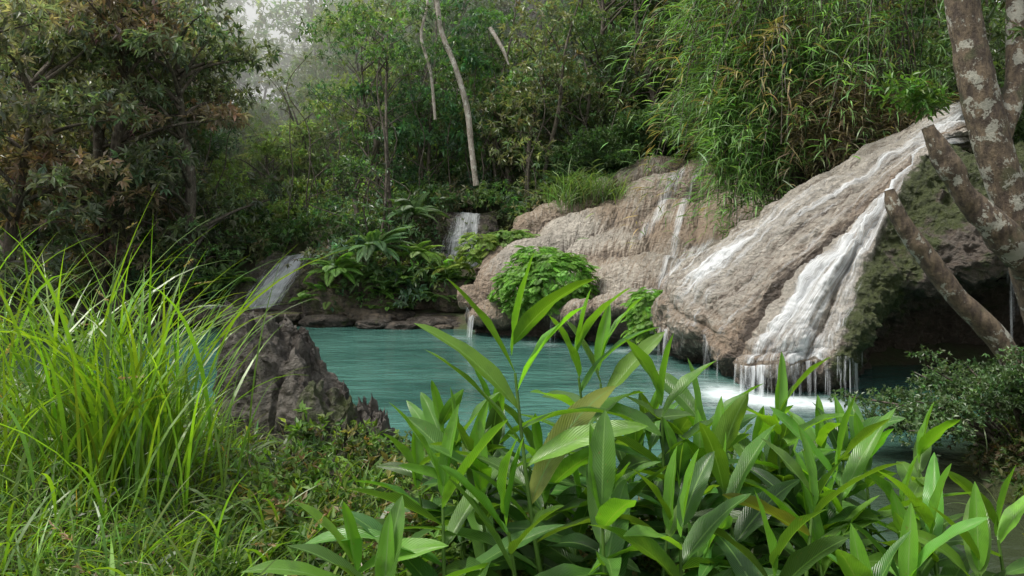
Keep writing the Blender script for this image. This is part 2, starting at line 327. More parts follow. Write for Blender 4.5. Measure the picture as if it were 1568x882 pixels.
def curtain(lip,mv,name,parent,cu,vel=.22,z1=-.02,ns=14,off=.02):
    m=len(lip); t=np.linspace(0,1,ns); h=np.maximum(lip[:,2]-z1,.01)
    Q=np.zeros((ns,m,3)); Q[:]=lip[None]+OUT*off
    wob=.05*vnoise(np.stack([cu*6,0*cu,0*cu],-1),77)
    Q+=OUT[None,None]*((vel*np.sqrt(h)+wob)[None,:,None]*t[:,None,None])
    Q[:,:,2]=lip[None,:,2]-h[None]*(t[:,None]**1.6)
    mm=mv[None]-.05*t[:,None]; m3=np.stack([mm]*3,-1).reshape(-1,3)
    U=np.stack([np.broadcast_to(cu[None],(ns,m)),7+t[:,None]*.8+0*cu[None]],-1).reshape(-1,2)
    mesh_obj(name,Q,gridF(ns,m),M_fall,m3,U,parent=parent)
foam=[]
def lipcurt(c0,c1,base,name,par,amp,PDx,cx,LRx,off=.02,vel=.22,fm=True):
    k=(cx>=c0)&(cx<=c1); L=PDx[LRx[k],np.where(k)[0]].copy()
    for q in range(3): L[:,q]=np.convolve(np.pad(L[:,q],4,'edge'),np.ones(9)/9,'valid')
    ln=.5*vnoise(np.stack([cx[k]*3.1,0*cx[k],0*cx[k]+2],-1),51)+.3*vnoise(np.stack([cx[k]*9,0*cx[k],0*cx[k]+2],-1),52)+.25*vnoise(np.stack([cx[k]*23,0*cx[k],0*cx[k]+2],-1),53)
    mv=base+amp*ln; mv=mv*sm(c0,c0+.2,cx[k])*sm(c1,c1-.2,cx[k])
    curtain(L,mv,name,par,cx[k],vel,off=off)
    if fm:
        for q in L[::8]: foam.append((q[0]-.1,q[1]-.2,max(0,base-.35)*2.2))
cs=c[0]
lipcurt(3.0,5.3,.56,'curtain_1',wf,.28,PD,cs,LR)
lipcurt(3.2,5.9,.50,'curtain_2',wf,.28,PD,cs,LR,-.10,.10)
lipcurt(5.1,7.0,.48,'curtain_3',wf,.27,PD,cs,LR)
lipcurt(.6,2.9,.52,'curtain_4',wf,.26,PD,cs,LR)
LRc=liprows(PD,rr,1.6,3.6)
lipcurt(6.3,8.9,.40,'drips',wf,.20,PD,cs,LRc,-.25,.05,False)

mm=[ # middle rock
 [(-.25,19,2.02),(-.86,18.3,1.5),(-1.29,17.7,1.1),(-1.34,17.3,.8),(-1.26,17.3,.46),(-1.1,17.7,.1),(-.9,18.2,-.4)],
 [(.31,20.5,2.89),(.11,19.5,2.35),(-.33,18.3,1.72),(-.65,17.3,1.12),(-.71,16.9,.62),(-.5,17.3,.1),(-.3,17.9,-.4)],
 [(1.33,21,3.4),(1.26,20,2.9),(.81,18.5,2.05),(.26,17.2,1.21),(.1,16.7,.62),(.3,17.1,.1),(.5,17.7,-.4)],
 [(2.8,21.5,4.26),(2.41,20,3.3),(1.68,18.3,2.25),(1.3,16.8,1.3),(1.02,16.2,.8),(1.15,16.4,.3),(1.5,17.1,-.4)],
 [(4.13,22,4.77),(3.61,20.3,3.6),(2.91,18.3,2.35),(2.12,16.3,1.26),(1.65,15.5,.85),(1.7,15.6,.4),(2.1,16.5,-.4)],
 [(5.68,22.3,5.08),(5.02,20.5,3.8),(4.05,18.3,2.38),(2.92,16,1.40),(2.41,15.2,.9),(2.4,15.3,.45),(2.8,16.3,-.4)],
 [(6.96,22.3,5.08),(6.14,20.3,3.75),(5.1,18,2.37),(3.87,15.8,1.55),(3.24,15,1.05),(3.2,15.1,.55),(3.6,16,-.4)],
 [(8.3,22,5.0),(8,20,3.9),(6.5,18,2.6),(5,15.8,1.8),(4.3,15,1.2),(4.2,15.2,.6),(4.4,16,-.4)]]
mA=np.swapaxes(np.array(mm,float),0,1); mA=np.concatenate([mA[0:1]+np.array([.2,2.2,-.3]),mA])
P2,n2,r2,c2=rocky(mA,360,460)
w1=fbm(P2*.40,2,22); w2=fbm(P2*.45+9,2,28)
b1=np.abs(np.sin(np.pi*(r2*.50+.7*w1+.16*c2)))**.8; b2=np.abs(np.sin(np.pi*(c2*.40+.8*w2-.12*r2)))**.85
D2=.38*b1+.26*b2-.36+.16*fbm(P2*1.1,3,23)+.05*ridged(np.stack([c2*3,r2*1.2,0*c2],-1),3,24)+.08*fbm(P2*3.2,4,25)+.04*ridged(P2*8,3,26)
D2*=sm(0,.8,r2)
PD2=P2+n2*(D2-.05)[...,None]
crease=np.clip((1-b1)**2*.8+(1-b2)**2*.6,0,1)
wet2=np.clip(.07+.28*crease+.3*sm(5,5.8,r2),0,1); br2=np.clip(.24+.25*crease+.3*fbm(P2*.7,2,27)+.2*sm(4.5,5.5,r2)+.16*(1-sm(0,2,c2))+.2*(1-sm(1,2.4,r2)),0,1)
ms2=np.clip(.05+.2*(1-sm(.8,1.6,r2)),0,1)
mesh_obj('travertine_rock',PD2,gridF(360,460),M_rock,np.stack([ms2,wet2,br2],-1).reshape(-1,3),np.stack([c2,r2],-1).reshape(-1,2))
wf2=empty('waterfall')
LR2=liprows(PD2,r2,4.2,6.2)
mk=.62*np.exp(-((c2-5.35-.15*np.sin(r2*2))/.2)**2)*sm(.5,1,r2)*sm(4.4,3.9,r2)
mk=np.maximum(mk,.62*np.exp(-((c2-4.6+.3*(r2-2.5))/.3)**2)*sm(1,1.6,r2)*sm(3.4,2.8,r2))
mk=np.maximum(mk,.59*np.exp(-((c2-5.9)/.55)**4)*sm(2.2,3.2,r2)*np.clip((LR2[None]+4-np.arange(360)[:,None])/8,0,1))
film('surface_flow',PD2,n2,c2,r2,mk,.02,wf2)
cs2=c2[0]
lipcurt(.1,.9,.55,'curtain_1',wf2,.2,PD2,cs2,LR2)
lipcurt(2.8,3.6,.57,'curtain_2',wf2,.2,PD2,cs2,LR2)
lipcurt(5.2,6.8,.55,'curtain_3',wf2,.22,PD2,cs2,LR2)

def smallfall(cx,cy,w,ztop,zbot,depth,seed,run=0.15,mval=.6,flare=0.):
    rows=[]
    for i,(fy,fz) in enumerate([(1.9,1.0),(1.2,1.04),(.75,1.0),(.35,.72),(.12,.35),(0,0),(-.05,-.35)]):
        rw=[]
        for j in range(7):
            u=j/6*2-1
            rw.append((cx+u*w*(1.5+flare*(1-fz))-run*(1-fz), cy+depth*fy+.5*abs(u)**2*.6, zbot+(ztop-zbot)*fz-(abs(u)>.7)*.12*(1-fz)+.15*abs(u)**2))
        rows.append(rw)
    A=np.array(rows,float); P,n,r,c=rocky(A,150,170)
    D=.14*fbm(P*1.4,3,seed)+.06*ridged(P*4,3,seed+1); PDx=P+n*D[...,None]
    z=np.zeros_like(c)
    mesh_obj('cascade_rock',PDx,gridF(150,170),M_dark,np.stack([z+.25,z+.30,z+.40],-1).reshape(-1,3),np.stack([c,r],-1).reshape(-1,2))
    mk=mval*np.exp(-((c-3)/1.9)**4)+.10*vnoise(np.stack([c*2,r*.5,z],-1),seed+5)
    e=empty('waterfall'); film('surface_flow',PDx,n,c*1.0,r,mk*sm(.6,1.4,r),.03,e)
smallfall(-6.75,20.0,.62,1.85,.35,2.2,61,run=.75,mval=.66,flare=.6)
smallfall(-1.5,21.6,.66,3.25,2.0,1.2,71,mval=.64,flare=.4)
smallfall(-8.6,19.3,.5,.45,.0,.5,81,mval=.56)
foam+= [(-8.6,19.2,.4),(-7.6,19.3,.3)]

gx=np.linspace(-24,14,420); gy=np.linspace(2.8,22,380); X,Y=np.meshgrid(gx,gy)
fo=np.zeros_like(X)
for a,b,w in foam: fo=fo+w*np.exp(-(((X-a+.2)/.42)**2+((Y-b+.12)/.38)**2))*.16+w*.032*np.exp(-(((X-a+.7)/1.5)**2+((Y-b+.5)/1.1)**2))
fo=np.clip(fo,0,1); d=-sdist(X,Y)
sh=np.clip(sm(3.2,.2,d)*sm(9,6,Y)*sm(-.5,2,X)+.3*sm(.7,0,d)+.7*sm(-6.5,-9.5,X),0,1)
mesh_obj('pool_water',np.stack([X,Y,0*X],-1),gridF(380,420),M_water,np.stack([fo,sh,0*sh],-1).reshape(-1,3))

def karst(acc,cx,cy,z0,rx,ry,h,seed,lean=(0,0),col=(.12,.25,.3),slope=.45):
    nr,nt_=110,240; rho=np.linspace(1,0,nr)[:,None]; th=np.linspace(0,2*np.pi,nt_,endpoint=False)[None]
    q=np.stack([np.cos(th)*2.2+0*rho,np.sin(th)*2.2+0*rho,0*th+rho*0+seed],-1)
    Rr=1+.22*ridged(q,3,seed)
    x=rho*np.cos(th)*Rr; y=rho*np.sin(th)*Rr
    top=.68+.30*ridged(np.stack([x*2.0,y*1.2,0*x+seed],-1),3,seed+2)-slope*x+.05*ridged(np.stack([x*6,y*5,0*x+seed],-1),2,seed+6)
    z=h*top*(1-rho**5)**.75
    V=np.stack([cx+x*rx+lean[0]*z,cy+y*ry+lean[1]*z,z0+z],-1)
    k=ridged(V*np.array([5,5,1.3]),3,seed+4)
    V[...,:2]+=.07*k[...,None]*np.stack([np.cos(th)+0*rho,np.sin(th)+0*rho],-1)*sm(0,.25,rho)[...,None]
    V+= .03*fbm(V*11,3,seed+9)[...,None]
    acc.add(V,gridF(nr,nt_,True),col)
a=Acc(); karst(a,-1.76,5.6,.25,.50,.45,1.42,5,(-.06,0)); karst(a,-1.32,5.25,.1,.34,.30,1.0,9,(0,0),(.3,.25,.3),.3); karst(a,-1.05,5.6,.1,.22,.25,.80,14,(0,0))
karst(a,-1.30,4.6,.2,.28,.3,.66,19,(0,0),(.3,.2,.3),.2)
a.obj('karst_boulder',M_dark)

def boulder(acc,c,rad,seed,col):
    nr,nc=26,40; ph=np.linspace(0.02,np.pi-.02,nr)[:,None]; th=np.linspace(0,2*np.pi,nc,endpoint=False)[None]
    d=np.stack([np.sin(ph)*np.cos(th),np.sin(ph)*np.sin(th),np.cos(ph)+0*th],-1)
    q=np.sign(d)*np.abs(d)**.8
    V=q*(1+.25*fbm(d*1.6+seed,3,seed%97)[...,None]+.1*ridged(d*4+seed,2,3)[...,None])*np.array(rad)+np.array(c)
    acc.add(V,gridF(nr,nc,True),col)
a=Acc()
for i in range(70):
    x=R.uniform(-13,-1.5); y=18.6+(-x)*.085+R.uniform(-.3,1.0)
    s=R.uniform(.15,.5); boulder(a,(x,y,R.uniform(-.05,.25)*1.0+(y-18.6)*.1),(s*1.5,s,s*.45),i,(.2*R.random(),.2+.2*R.random(),.4+.25*R.random()))
for i in range(26):
    x=R.uniform(4.3,6.5); y=5.2+(x-4)*1.4+R.uniform(-.5,.6); s=R.uniform(.12,.28)
    boulder(a,(x+.2,y,.0),(s*1.2,s,s*.6),100+i,(.45,.5,.3))
for x,y,z,s in [(-5.2,19.9,.5,.8),(-4.6,20.3,1.0,.7),(-5.7,20.5,1.2,.6),(-3.8,20.0,.4,.7),(-2.6,20.3,.9,.8),(-1.6,19.8,.8,.7)]:
    boulder(a,(x,y,z),(s,s*.7,s*.7),int(s*100+x*10)%97,(.25,.25,.55))
a.obj('shore_rocks',M_dark)

# ---------------------------------------------------------------- foliage
def blocked(x,y):
    m=(x>-1.9)&(x<8.2)&(y>14.4)&(y<21.6+.12*x)&~((x>5.2)&(y<17.2)&(y>15.6))
    m=m|((x>2.8)&(x<9.2)&(y>9)&(y<15.2))
    m=m|((abs(x+7.1)<1.2)&(y<22.3))|((abs(x+1.5)<.9)&(y<22.6))
    return m
def clump(acc,c,r,n,L,col,flat=.8,k=6,droop=.35,wr=.34,inner=.45):
    d=nrm(R.normal(0,1,(n,3))); d[:,2]=np.where(d[:,2]<-.3,-d[:,2],d[:,2])
    p=np.asarray(c)+d*(r*R.uniform(inner,1.08,(n,1)))*np.array([1,1,flat])
    p=np.repeat(p,k,0); dd=np.repeat(d,k,0)
    ld=nrm(dd*.5+R.normal(0,.75,(n*k,3))+np.array([0,0,-droop])); up=nrm(R.normal(0,.45,(n*k,3))+np.array([0,0,1.]))
    C=np.repeat(vary(col,n,.22,.10),k,0)*np.exp(R.normal(0,.12,(n*k,1)))
    l=L*R.uniform(.65,1.25,n*k); leaves(acc,p,ld,up,l,l*wr,C)
BR=2.3
greens=[tuple(BR*v for v in g) for g in [(.034,.064,.022),(.046,.084,.028),(.056,.096,.038),(.036,.074,.038),(.068,.104,.034),(.046,.082,.05),(.032,.057,.026),(.07,.082,.04)]]
reds=[(.17,.175,.115),(.23,.18,.13),(.145,.17,.11),(.19,.20,.14),(.12,.15,.09)]
FL=Acc(); FB=Acc()
def tree(x,y,h,cr_,col,L=.17,acc=FL,bacc=FB,lean=None,tr=.13,ncl=9,spread=1.9,low=.45,dens=1.0,k=6):
    z=float(H(x,y)); lean=lean if lean is not None else R.normal(0,.12,2)
    pts=[(x,y,z-.3)]
    for t in (.25,.5,.75,1.0):
        pts.append((x+lean[0]*h*t+R.normal(0,.18),y+lean[1]*h*t+R.normal(0,.18),z+h*t))
    tube(bacc,pts,[tr*1.3,tr,tr*.8,tr*.55,tr*.2],7,22,(1,1,1),tr*.15,int(x*10)%50)
    P=np.array(pts)
    for i in range(ncl):
        t=R.uniform(low,1.05); j=min(3,int(t*4)); b=P[j]+(P[j+1]-P[j])*(t*4-j) if t<1 else P[-1]
        az=R.uniform(0,2*np.pi); rad=spread*R.uniform(.25,1.)*(1.25-.6*abs(t-.6))
        c=b+np.array([math.cos(az)*rad,math.sin(az)*rad,R.uniform(0,.9)])
        tube(bacc,[b-np.array([0,0,.4]),(b+c)/2+R.normal(0,.1,3),c],[tr*.4,tr*.25,tr*.08],5,9)
        r=cr_*R.uniform(.6,1.15); clump(acc,c,r,int(40*r*dens),L,np.array(col)*R.uniform(.7,1.35),.7,k)
for i in range(250):
    y=R.uniform(21,38); x=R.uniform(-.82,.7)*y
    if sdist(np.array([x]),np.array([y]))[0]<1.2 or blocked(x,y): continue
    off=abs(x+.33*y)/y; inval=off<.10
    if inval and y<26.5: continue
    h=R.uniform(5,9.5) if not inval else R.uniform(4,7)
    if off<.05: h=R.uniform(2.5,4.5)
    col=greens[R.integers(len(greens))]
    if x<-.42*y and R.random()<.45: col=reds[R.integers(len(reds))]
    if off<.14 and y>25: col=(.22,.30,.11)  # valley trees: misty brightness put into a paler leaf colour
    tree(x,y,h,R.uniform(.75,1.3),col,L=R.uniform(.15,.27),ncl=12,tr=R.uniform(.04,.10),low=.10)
for i in range(130):
    y=R.uniform(40,60); x=R.uniform(-.85,.55)*y; off=abs(x+.33*y)/y
    h=R.uniform(9,14) if off>.06 else R.uniform(3,8)
    tree(x,y,h,R.uniform(1.5,2.3),(.22,.30,.13) if off<.25 else (.12,.17,.08),L=.45,ncl=11,tr=.15,low=.1,spread=3.0,dens=.5)  # far crowns near the valley paler, haze painted into the leaves
for i in range(1600):
    y=19.0+R.random()**1.5*17; x=R.uniform(-.85,.7)*y
    d=sdist(np.array([x]),np.array([y]))[0]
    if d<.5 or blocked(x,y): continue
    if x<-9 and y<19: continue
    z=float(H(x,y)); r=R.uniform(.4,.95)
    col=greens[R.integers(len(greens))] if R.random()<.88 else reds[R.integers(len(reds))]
    if abs(x+.33*y)<.12*y and y>24: col=(.20,.28,.10)  # valley undergrowth lightened too, haze carried by the colour
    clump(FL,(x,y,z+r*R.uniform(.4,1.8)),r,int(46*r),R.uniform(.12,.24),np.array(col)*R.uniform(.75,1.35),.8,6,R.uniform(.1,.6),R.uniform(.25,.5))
for x,y,h,l in [(-13.5,18.3,8,(.12,-.05)),(-11.8,20.6,9,(.05,-.1)),(-15.5,16.5,9,(.2,-.05)),(-9.8,21.2,8,(-.03,-.08)),(-12.6,21,10,(.0,-.02))]:
    tree(x,y,h,.95,reds[R.integers(len(reds))],L=.26,ncl=30,spread=2.4,low=.15,lean=np.array(l),tr=.18,k=7)
FL.obj('forest_foliage',M_for,smooth=False); 
for i in range(60):
    y=R.uniform(20.8,26); x=R.uniform(-.75,.3)*y
    if blocked(x,y): continue
    z=float(H(x,y)); h=R.uniform(3,8)
    p=[(x,y,z)]; 
    for t in range(1,6): p.append((x+R.normal(0,.25)*t*.5,y-.05*t+R.normal(0,.1),z+h*t/5))
    tube(FB,p,[.03,.028,.025,.02,.016,.01],5,20)
FB.obj('forest_trunks',M_fbark)
a=Acc()
tube(a,[(-1.15,21.9,4.2),(-1.30,21.9,5.4),(-1.45,21.9,6.7),(-1.82,21.8,8.0),(-2.25,21.8,9.1),(-2.4,21.7,10.1),(-2.8,21.7,12.3)],[.11,.10,.10,.09,.09,.08,.05],8,60,(1,1,1),.02,3)
tube(a,[(-2.45,21.8,6.3),(-2.6,21.8,7.8),(-2.9,21.8,9.0),(-2.7,21.8,10.2),(-3.1,21.7,12)],[.05,.055,.05,.045,.03],6,40)
tube(a,[(-.7,21.7,9.2),(-.3,21.6,8.5),(-.1,21.6,8.0)],[.07,.06,.03],6,16)
a.obj('slender_tree',M_pale)

def frond(acc,p0,az,L,elev,curve,col,npin=18,wid=.28):
    s=np.linspace(0,1,npin+2)[1:]; th=elev-curve*s
    st=L/npin; hx=np.cumsum(np.cos(th))*st; vz=np.cumsum(np.sin(th))*st
    C=np.stack([p0[0]+hx*math.cos(az),p0[1]+hx*math.sin(az),p0[2]+vz],-1)
    T=np.stack([np.cos(th)*math.cos(az),np.cos(th)*math.sin(az),np.sin(th)],-1)
    side=np.array([-math.sin(az),math.cos(az),0]); nn=np.cross(T,side)
    w=wid*L*np.sin(np.pi*np.clip(s*.86+.14,0,1))**.8+.01
    for sg in (-1,1):
        d=nrm(side*sg+T*.45+np.array([0,0,-.25])); up=np.where(nn[:,2:3]<0,-nn,nn)
        leaves(acc,C,d,up,w,np.full(len(w),st*1.15),np.tile(col,(len(w),1))*np.exp(R.normal(0,.1,(len(w),1))))
def fernplant(name,c,n,L,col,e=(.5,1.3),cv=(1.0,1.9),npin=18,wid=.25,spread=0):
    a=Acc()
    for i in range(n):
        az=R.uniform(0,2*np.pi); p=np.array(c)+np.array([R.normal(0,spread),R.normal(0,spread*.5),0])
        frond(a,p,az,L*R.uniform(.7,1.15),R.uniform(*e),R.uniform(*cv),vary(col,1,.2,.06)[0],npin,wid)
    return a.obj(name,M_fern,False)
fernplant('tree_fern',(-4.0,19.6,2.1),34,1.4,(.11,.19,.09),wid=.17,npin=30)
fernplant('tree_fern',(-3.1,21.2,3.2),26,1.3,(.10,.18,.08),wid=.17,npin=30)
fernplant('fern',(-5.0,19.4,1.5),24,1.0,(.12,.23,.05),wid=.2,npin=22)
fernplant('fern',(-2.6,19.9,2.0),24,.9,(.15,.26,.055),spread=.2,wid=.2,npin=22)
fernplant('fern',(-1.5,19.4,1.6),20,.7,(.19,.27,.055),spread=.3)
for i in range(60):
    x=R.uniform(-9,-1); y=19.2+R.uniform(0,1.2)+(-x)*.06
    if abs(x+7.1)<.9: continue
    fernplant('fern',(x,y,float(H(x,y))+R.uniform(.2,1.2)),14,R.uniform(.35,.65),(.13,.25,.05) if R.random()<.6 else (.10,.18,.05),spread=.25,npin=14,wid=.26)
def mound(name,c,rad,n,L,col):
    a=Acc()
    d=nrm(R.normal(0,1,(n,3))); d[:,1]=-np.abs(d[:,1]); d[:,2]=np.where(d[:,2]<-.75,-d[:,2],d[:,2])
    bump=1+.34*fbm(d*2.2+c[0],3,7)
    P=np.array(c)+d*bump[:,None]*np.array(rad)*R.uniform(.85,1.03,(n,1))
    for i in range(n):
        az=math.atan2(d[i,1],d[i,0])+R.normal(0,.6)
        frond(a,P[i],az,L*R.uniform(.6,1.2),R.uniform(-.2,.6),R.uniform(.7,1.7),vary(np.array(col),1,.22,.06)[0],8,.42)
    return a.obj(name,M_fern,False)
mound('maidenhair_fern',(.95,16.4,1.3),(.92,.6,.80),800,.28,(.13,.28,.045))
mound('maidenhair_fern',(.2,16.65,1.15),(.5,.45,.66),320,.28,(.13,.28,.045))
mound('maidenhair_fern',(.6,17.2,2.0),(.45,.4,.25),140,.26,(.12,.26,.04))
mound('maidenhair_fern',(2.95,14.5,.75),(.42,.35,.58),320,.26,(.14,.29,.045))
mound('maidenhair_fern',(-.9,19.4,2.2),(.5,.4,.4),160,.3,(.17,.26,.05))
mound('maidenhair_fern',(.0,19.7,2.4),(.6,.4,.35),160,.3,(.12,.21,.045))
a=Acc()
for i in range(130):
    x=R.uniform(1.2,7.6); y=21.6+.1*x+R.uniform(-.3,1.6); zb=2.9+.45*min(x,5.5)
    r=R.uniform(.35,.7); clump(a,(x,y,zb+R.uniform(0,1.7)),r,int(80*r),R.uniform(.10,.17),np.array([(.085,.16,.055),(.10,.18,.06),(.07,.13,.05)][R.integers(3)]),.8,6,.2,.3)
a.obj('shrub',M_for,False)
a=Acc()
for i in range(36):
    p=np.array([R.uniform(1.2,3.4),R.uniform(20.4,21.6),3.3+R.uniform(0,.5)])
    n=26; pos=p+R.normal(0,.15,(n,3)); az=R.uniform(0,6.28,n)
    blades(a,pos,az,R.uniform(.6,1.3,n),np.full(n,.03),R.uniform(.1,.6,n),R.uniform(1.2,2.2,n),vary((.15,.23,.08),n,.25),4)
a.obj('grass_tuft',M_bam,False)

BL=Acc(); BS=Acc()
def cane(p0,v,T,n=60,col=(.08,.16,.035),L=.46,drop=1.0,start=.2):
    t=np.linspace(0,T,24); P=p0+np.outer(t,v)-np.outer(t**2,[0,0,drop*.5])
    tube(BS,P[::4],np.linspace(.018,.006,len(P[::4])),4,16,(1,1,1))
    tt=R.uniform(start,1,n)*T; q=p0+np.outer(tt,v)-np.outer(tt**2,[0,0,drop*.5])
    tang=nrm(np.array(v)[None]-np.outer(tt,[0,0,drop]))
    az=np.arctan2(tang[:,1],tang[:,0])+R.normal(0,.8,n)
    q=q+R.normal(0,.05,(n,3))
    blades(BL,q,az,L*R.uniform(.6,1.3,n),np.full(n,.032),R.uniform(1.1,2.4,n),R.uniform(.6,1.4,n),vary(col,n,.34,.08),4,base=.3)
for i in range(400):
    p0=np.array([R.uniform(5.6,9.6),R.uniform(15.6,17.6),R.uniform(3.2,4.2)])
    hgt=R.uniform(1.2,5.6); vz=math.sqrt(2*hgt); 
    az=R.normal(math.pi*1.14,.55); sp=R.uniform(.25,.75)
    end=R.uniform(-1.2,2.5)
    T=(vz+math.sqrt(max(.1,vz*vz+2*(-end+1.0))))*R.uniform(.75,1.)
    col=(.135,.25,.08) if R.random()<.84 else (.24,.20,.09)
    cane(p0,np.array([math.cos(az)*sp,math.sin(az)*sp*.9,vz]),T,n=54,col=np.array(col)*R.uniform(.65,1.35))
for i in range(150):
    p0=np.array([R.uniform(4.8,6.6),R.uniform(15.8,16.8),R.uniform(4.2,6.8)])
    cane(p0,np.array([R.uniform(-.25,.05),R.uniform(-.35,0),.9]),R.uniform(2.3,3.6),n=60,col=np.array((.155,.275,.085))*R.uniform(.8,1.2),start=.1)
for i in range(110):
    p0=np.array([R.uniform(6.3,9.4),R.uniform(14.9,15.5),R.uniform(4.3,5.8)])
    cane(p0,np.array([R.uniform(-.3,.1),R.uniform(-.3,0),.5]),R.uniform(1.2,2.0),n=40,col=(.21,.175,.11),start=.1)
b=empty('bamboo_thicket'); BL.obj('leaves',M_bam,False,b); BS.obj('canes',M_fbark,True,b)

a=Acc();bb=Acc()
for x,y,h in [(10.5,15.5,6),(11.5,13,6),(9.8,18.5,8),(12.5,17,8),(7.5,19.5,8),(13,11.5,7),(5,24,8),(3,25,8),(7,25,9)]:
    tree(x,y,h,1.0,(.09,.145,.06),.20,a,bb,ncl=24,spread=2.2,low=.15,dens=1.1)
for i in range(60):
    x=R.uniform(8.8,12.5); y=R.uniform(11,14.5); clump(a,(x,y,4.3+R.uniform(0,1.6)),.55,34,.14,(.06,.10,.035))
bt=empty('hillside_trees'); a.obj('crowns',M_for,False,bt); bb.obj('trunks',M_fbark,True,bt)

t=empty('leaning_tree'); a=Acc()
tube(a,[(6.3,7.7,.2),(5.95,7.6,1.5),(5.55,7.5,2.5),(5.2,7.5,3.6),(4.95,7.5,4.9),(4.8,7.6,6.5),(4.9,7.8,8)],[.26,.23,.20,.18,.17,.15,.12],24,160,(1,1,1),.03,3)
tube(a,[(5.75,7.5,1.9),(5.4,7.35,2.2),(5.1,7.3,2.5),(4.79,7.3,2.85),(4.6,7.3,3.2),(4.45,7.3,3.5)],[.17,.16,.15,.12,.11,.07],20,100,(1,1,1),.05,8)
tube(a,[(5.3,7.5,3.3),(5.6,7.6,4.0),(5.75,7.8,5),(6,8,6.2)],[.12,.11,.09,.07],12,50,(1,1,1),.02,9)
tube(a,[(6.0,7.1,.2),(5.48,7.25,.75),(5.21,7.3,1.22),(4.73,7.3,1.72),(4.3,7.3,2.27),(4.1,7.3,2.6),(4.03,7.3,2.82)],[.15,.13,.12,.10,.095,.09,.06],18,110,(1,1,1),.035,12)
a.obj('trunk',M_bark,True,t); a=Acc()
for i in range(26):
    c=(R.uniform(5.0,7.2),R.uniform(7.4,9),R.uniform(4.3,6.5)); 
    if c[0]<5.4 and c[2]<5.0: continue
    clump(a,c,.4,26,.13,(.07,.11,.04),.8,5)
for i in range(16): clump(a,(R.uniform(4.35,4.9),7.9,R.uniform(3.75,4.1)),.16,8,.11,(.10,.20,.035),.8,4)
a.obj('crown',M_for,False,t)

t=empty('bank_shrub'); a=Acc(); b=Acc()
for i in range(46):
    e=np.array([R.uniform(3.45,5.9),R.uniform(6.0,7.6),0]); e[2]=.50+.55*math.exp(-((e[0]-4.7)/.85)**2)+R.uniform(-.42,.15)
    s=np.array([5.2,6.9,.1]); m=(s+e)/2+np.array([0,0,.12])
    tube(b,[s,m,e],[.022,.016,.006],5,12)
    for j in range(4):
        c=e+(m-e)*R.uniform(0,.7)+R.normal(0,.10,3)*np.array([1.5,1.2,.6])
        clump(a,c,.22,32,.045,(.07,.125,.045),.5,6,.1,.5,.2)
a.obj('crown',M_for,False,t); b.obj('branches',M_fbark,True,t)

# ---------------------------------------------------------------- near bank vegetation
def pts_in(n,x0,x1,y0,y1,dmin=.05):
    x=R.uniform(x0,x1,n); y=R.uniform(y0,y1,n); k=sdist(x,y)>dmin; x=x[k];y=y[k]; return np.stack([x,y,H(x,y)],-1)
a=Acc()
p=pts_in(34000,-7,-.2,1.2,7.6)
k=(p[:,0]<-.40-.33*(p[:,1]-3))&~((p[:,0]>-2.35)&(p[:,1]>5.0)) ; p=p[k]
n=len(p); g=fbm(p*1.3,3,77)
short=1-.35*sm(-2.3,-1.5,p[:,0])*sm(3,4,p[:,1])
L=R.uniform(.22,.50,n)*(1+.5*g)*short; blades(a,p,R.uniform(0,6.28,n),L,R.uniform(.006,.013,n),R.uniform(.1,.8,n),R.uniform(.8,2.3,n),vary((.12,.21,.035),n,.42,.1)*(1+.6*g[:,None]),5)
k=R.random(n)<.06; q=p[k]; blades(a,q,R.uniform(0,6.28,len(q)),R.uniform(.25,.5,len(q)),np.full(len(q),.009),R.uniform(.2,1,len(q)),R.uniform(.5,2,len(q)),vary((.30,.23,.12),len(q),.2),4)
k=R.random(n)<.24; q=p[k]+np.array([0,0,.12]); m=len(q); blades(a,q,R.uniform(0,6.28,m),R.uniform(.18,.34,m),R.uniform(.018,.030,m),R.uniform(.5,1.2,m),R.uniform(.6,1.6,m),vary((.09,.17,.04),m,.35),4,base=.3)
a.obj('grass',M_grass,False)
def tallgrass(name,centres,n,Lr,col,W=(.012,.022),cur=(.6,1.9),lean=(.0,.45),spr=.28,heads=0):
    a=Acc()
    for (x,y) in centres:
        pos=np.stack([R.normal(x,spr,n),R.normal(y,spr,n),np.zeros(n)],-1); pos[:,2]=H(pos[:,0],pos[:,1])+R.uniform(0,.45,n)*R.random(n)
        P=blades(a,pos,R.uniform(0,6.28,n),R.uniform(*Lr,n),R.uniform(*W,n),R.uniform(*lean,n),R.uniform(*cur,n),vary(col,n,.28,.08),9,base=.45)
        if heads:
            tips=P[:heads,-1]; dr=nrm(P[:heads,-1]-P[:heads,-2])
            for tp,dd in zip(tips,dr):
                m=26; s=R.uniform(0,.13,m); leaves(a3,tp+dd*s[:,None],nrm(dd+R.normal(0,.35,(m,3))),R.normal(0,1,(m,3)),np.full(m,.022),np.full(m,.007),vary((.36,.28,.17),m,.15))
    return a.obj(name,M_grass,False)
a3=Acc()
tallgrass('tall_grass',[(-2.15,3.9),(-2.35,3.8),(-2.0,3.7),(-2.3,4.1)],95,(.65,1.6),(.14,.27,.035),spr=.19,W=(.014,.026),cur=(.5,1.7))
tallgrass('tall_grass',[(-2.9,3.9),(-2.5,3.4)],55,(.45,.9),(.12,.23,.035),heads=4)
tallgrass('tall_grass',[(-1.5,2.7),(-1.9,2.5),(-1.2,2.6),(-1.5,2.2),(-2.4,2.8),(-1.1,3.2),(-.8,2.8)],60,(.3,.55),(.12,.22,.035),lean=(.1,.8),W=(.010,.018),heads=3)
tallgrass('reed_grass',[(-3.4,4.6),(-3.8,5.0),(-3.0,4.5)],26,(.9,1.6),(.12,.22,.035),cur=(.8,2.0),heads=4)
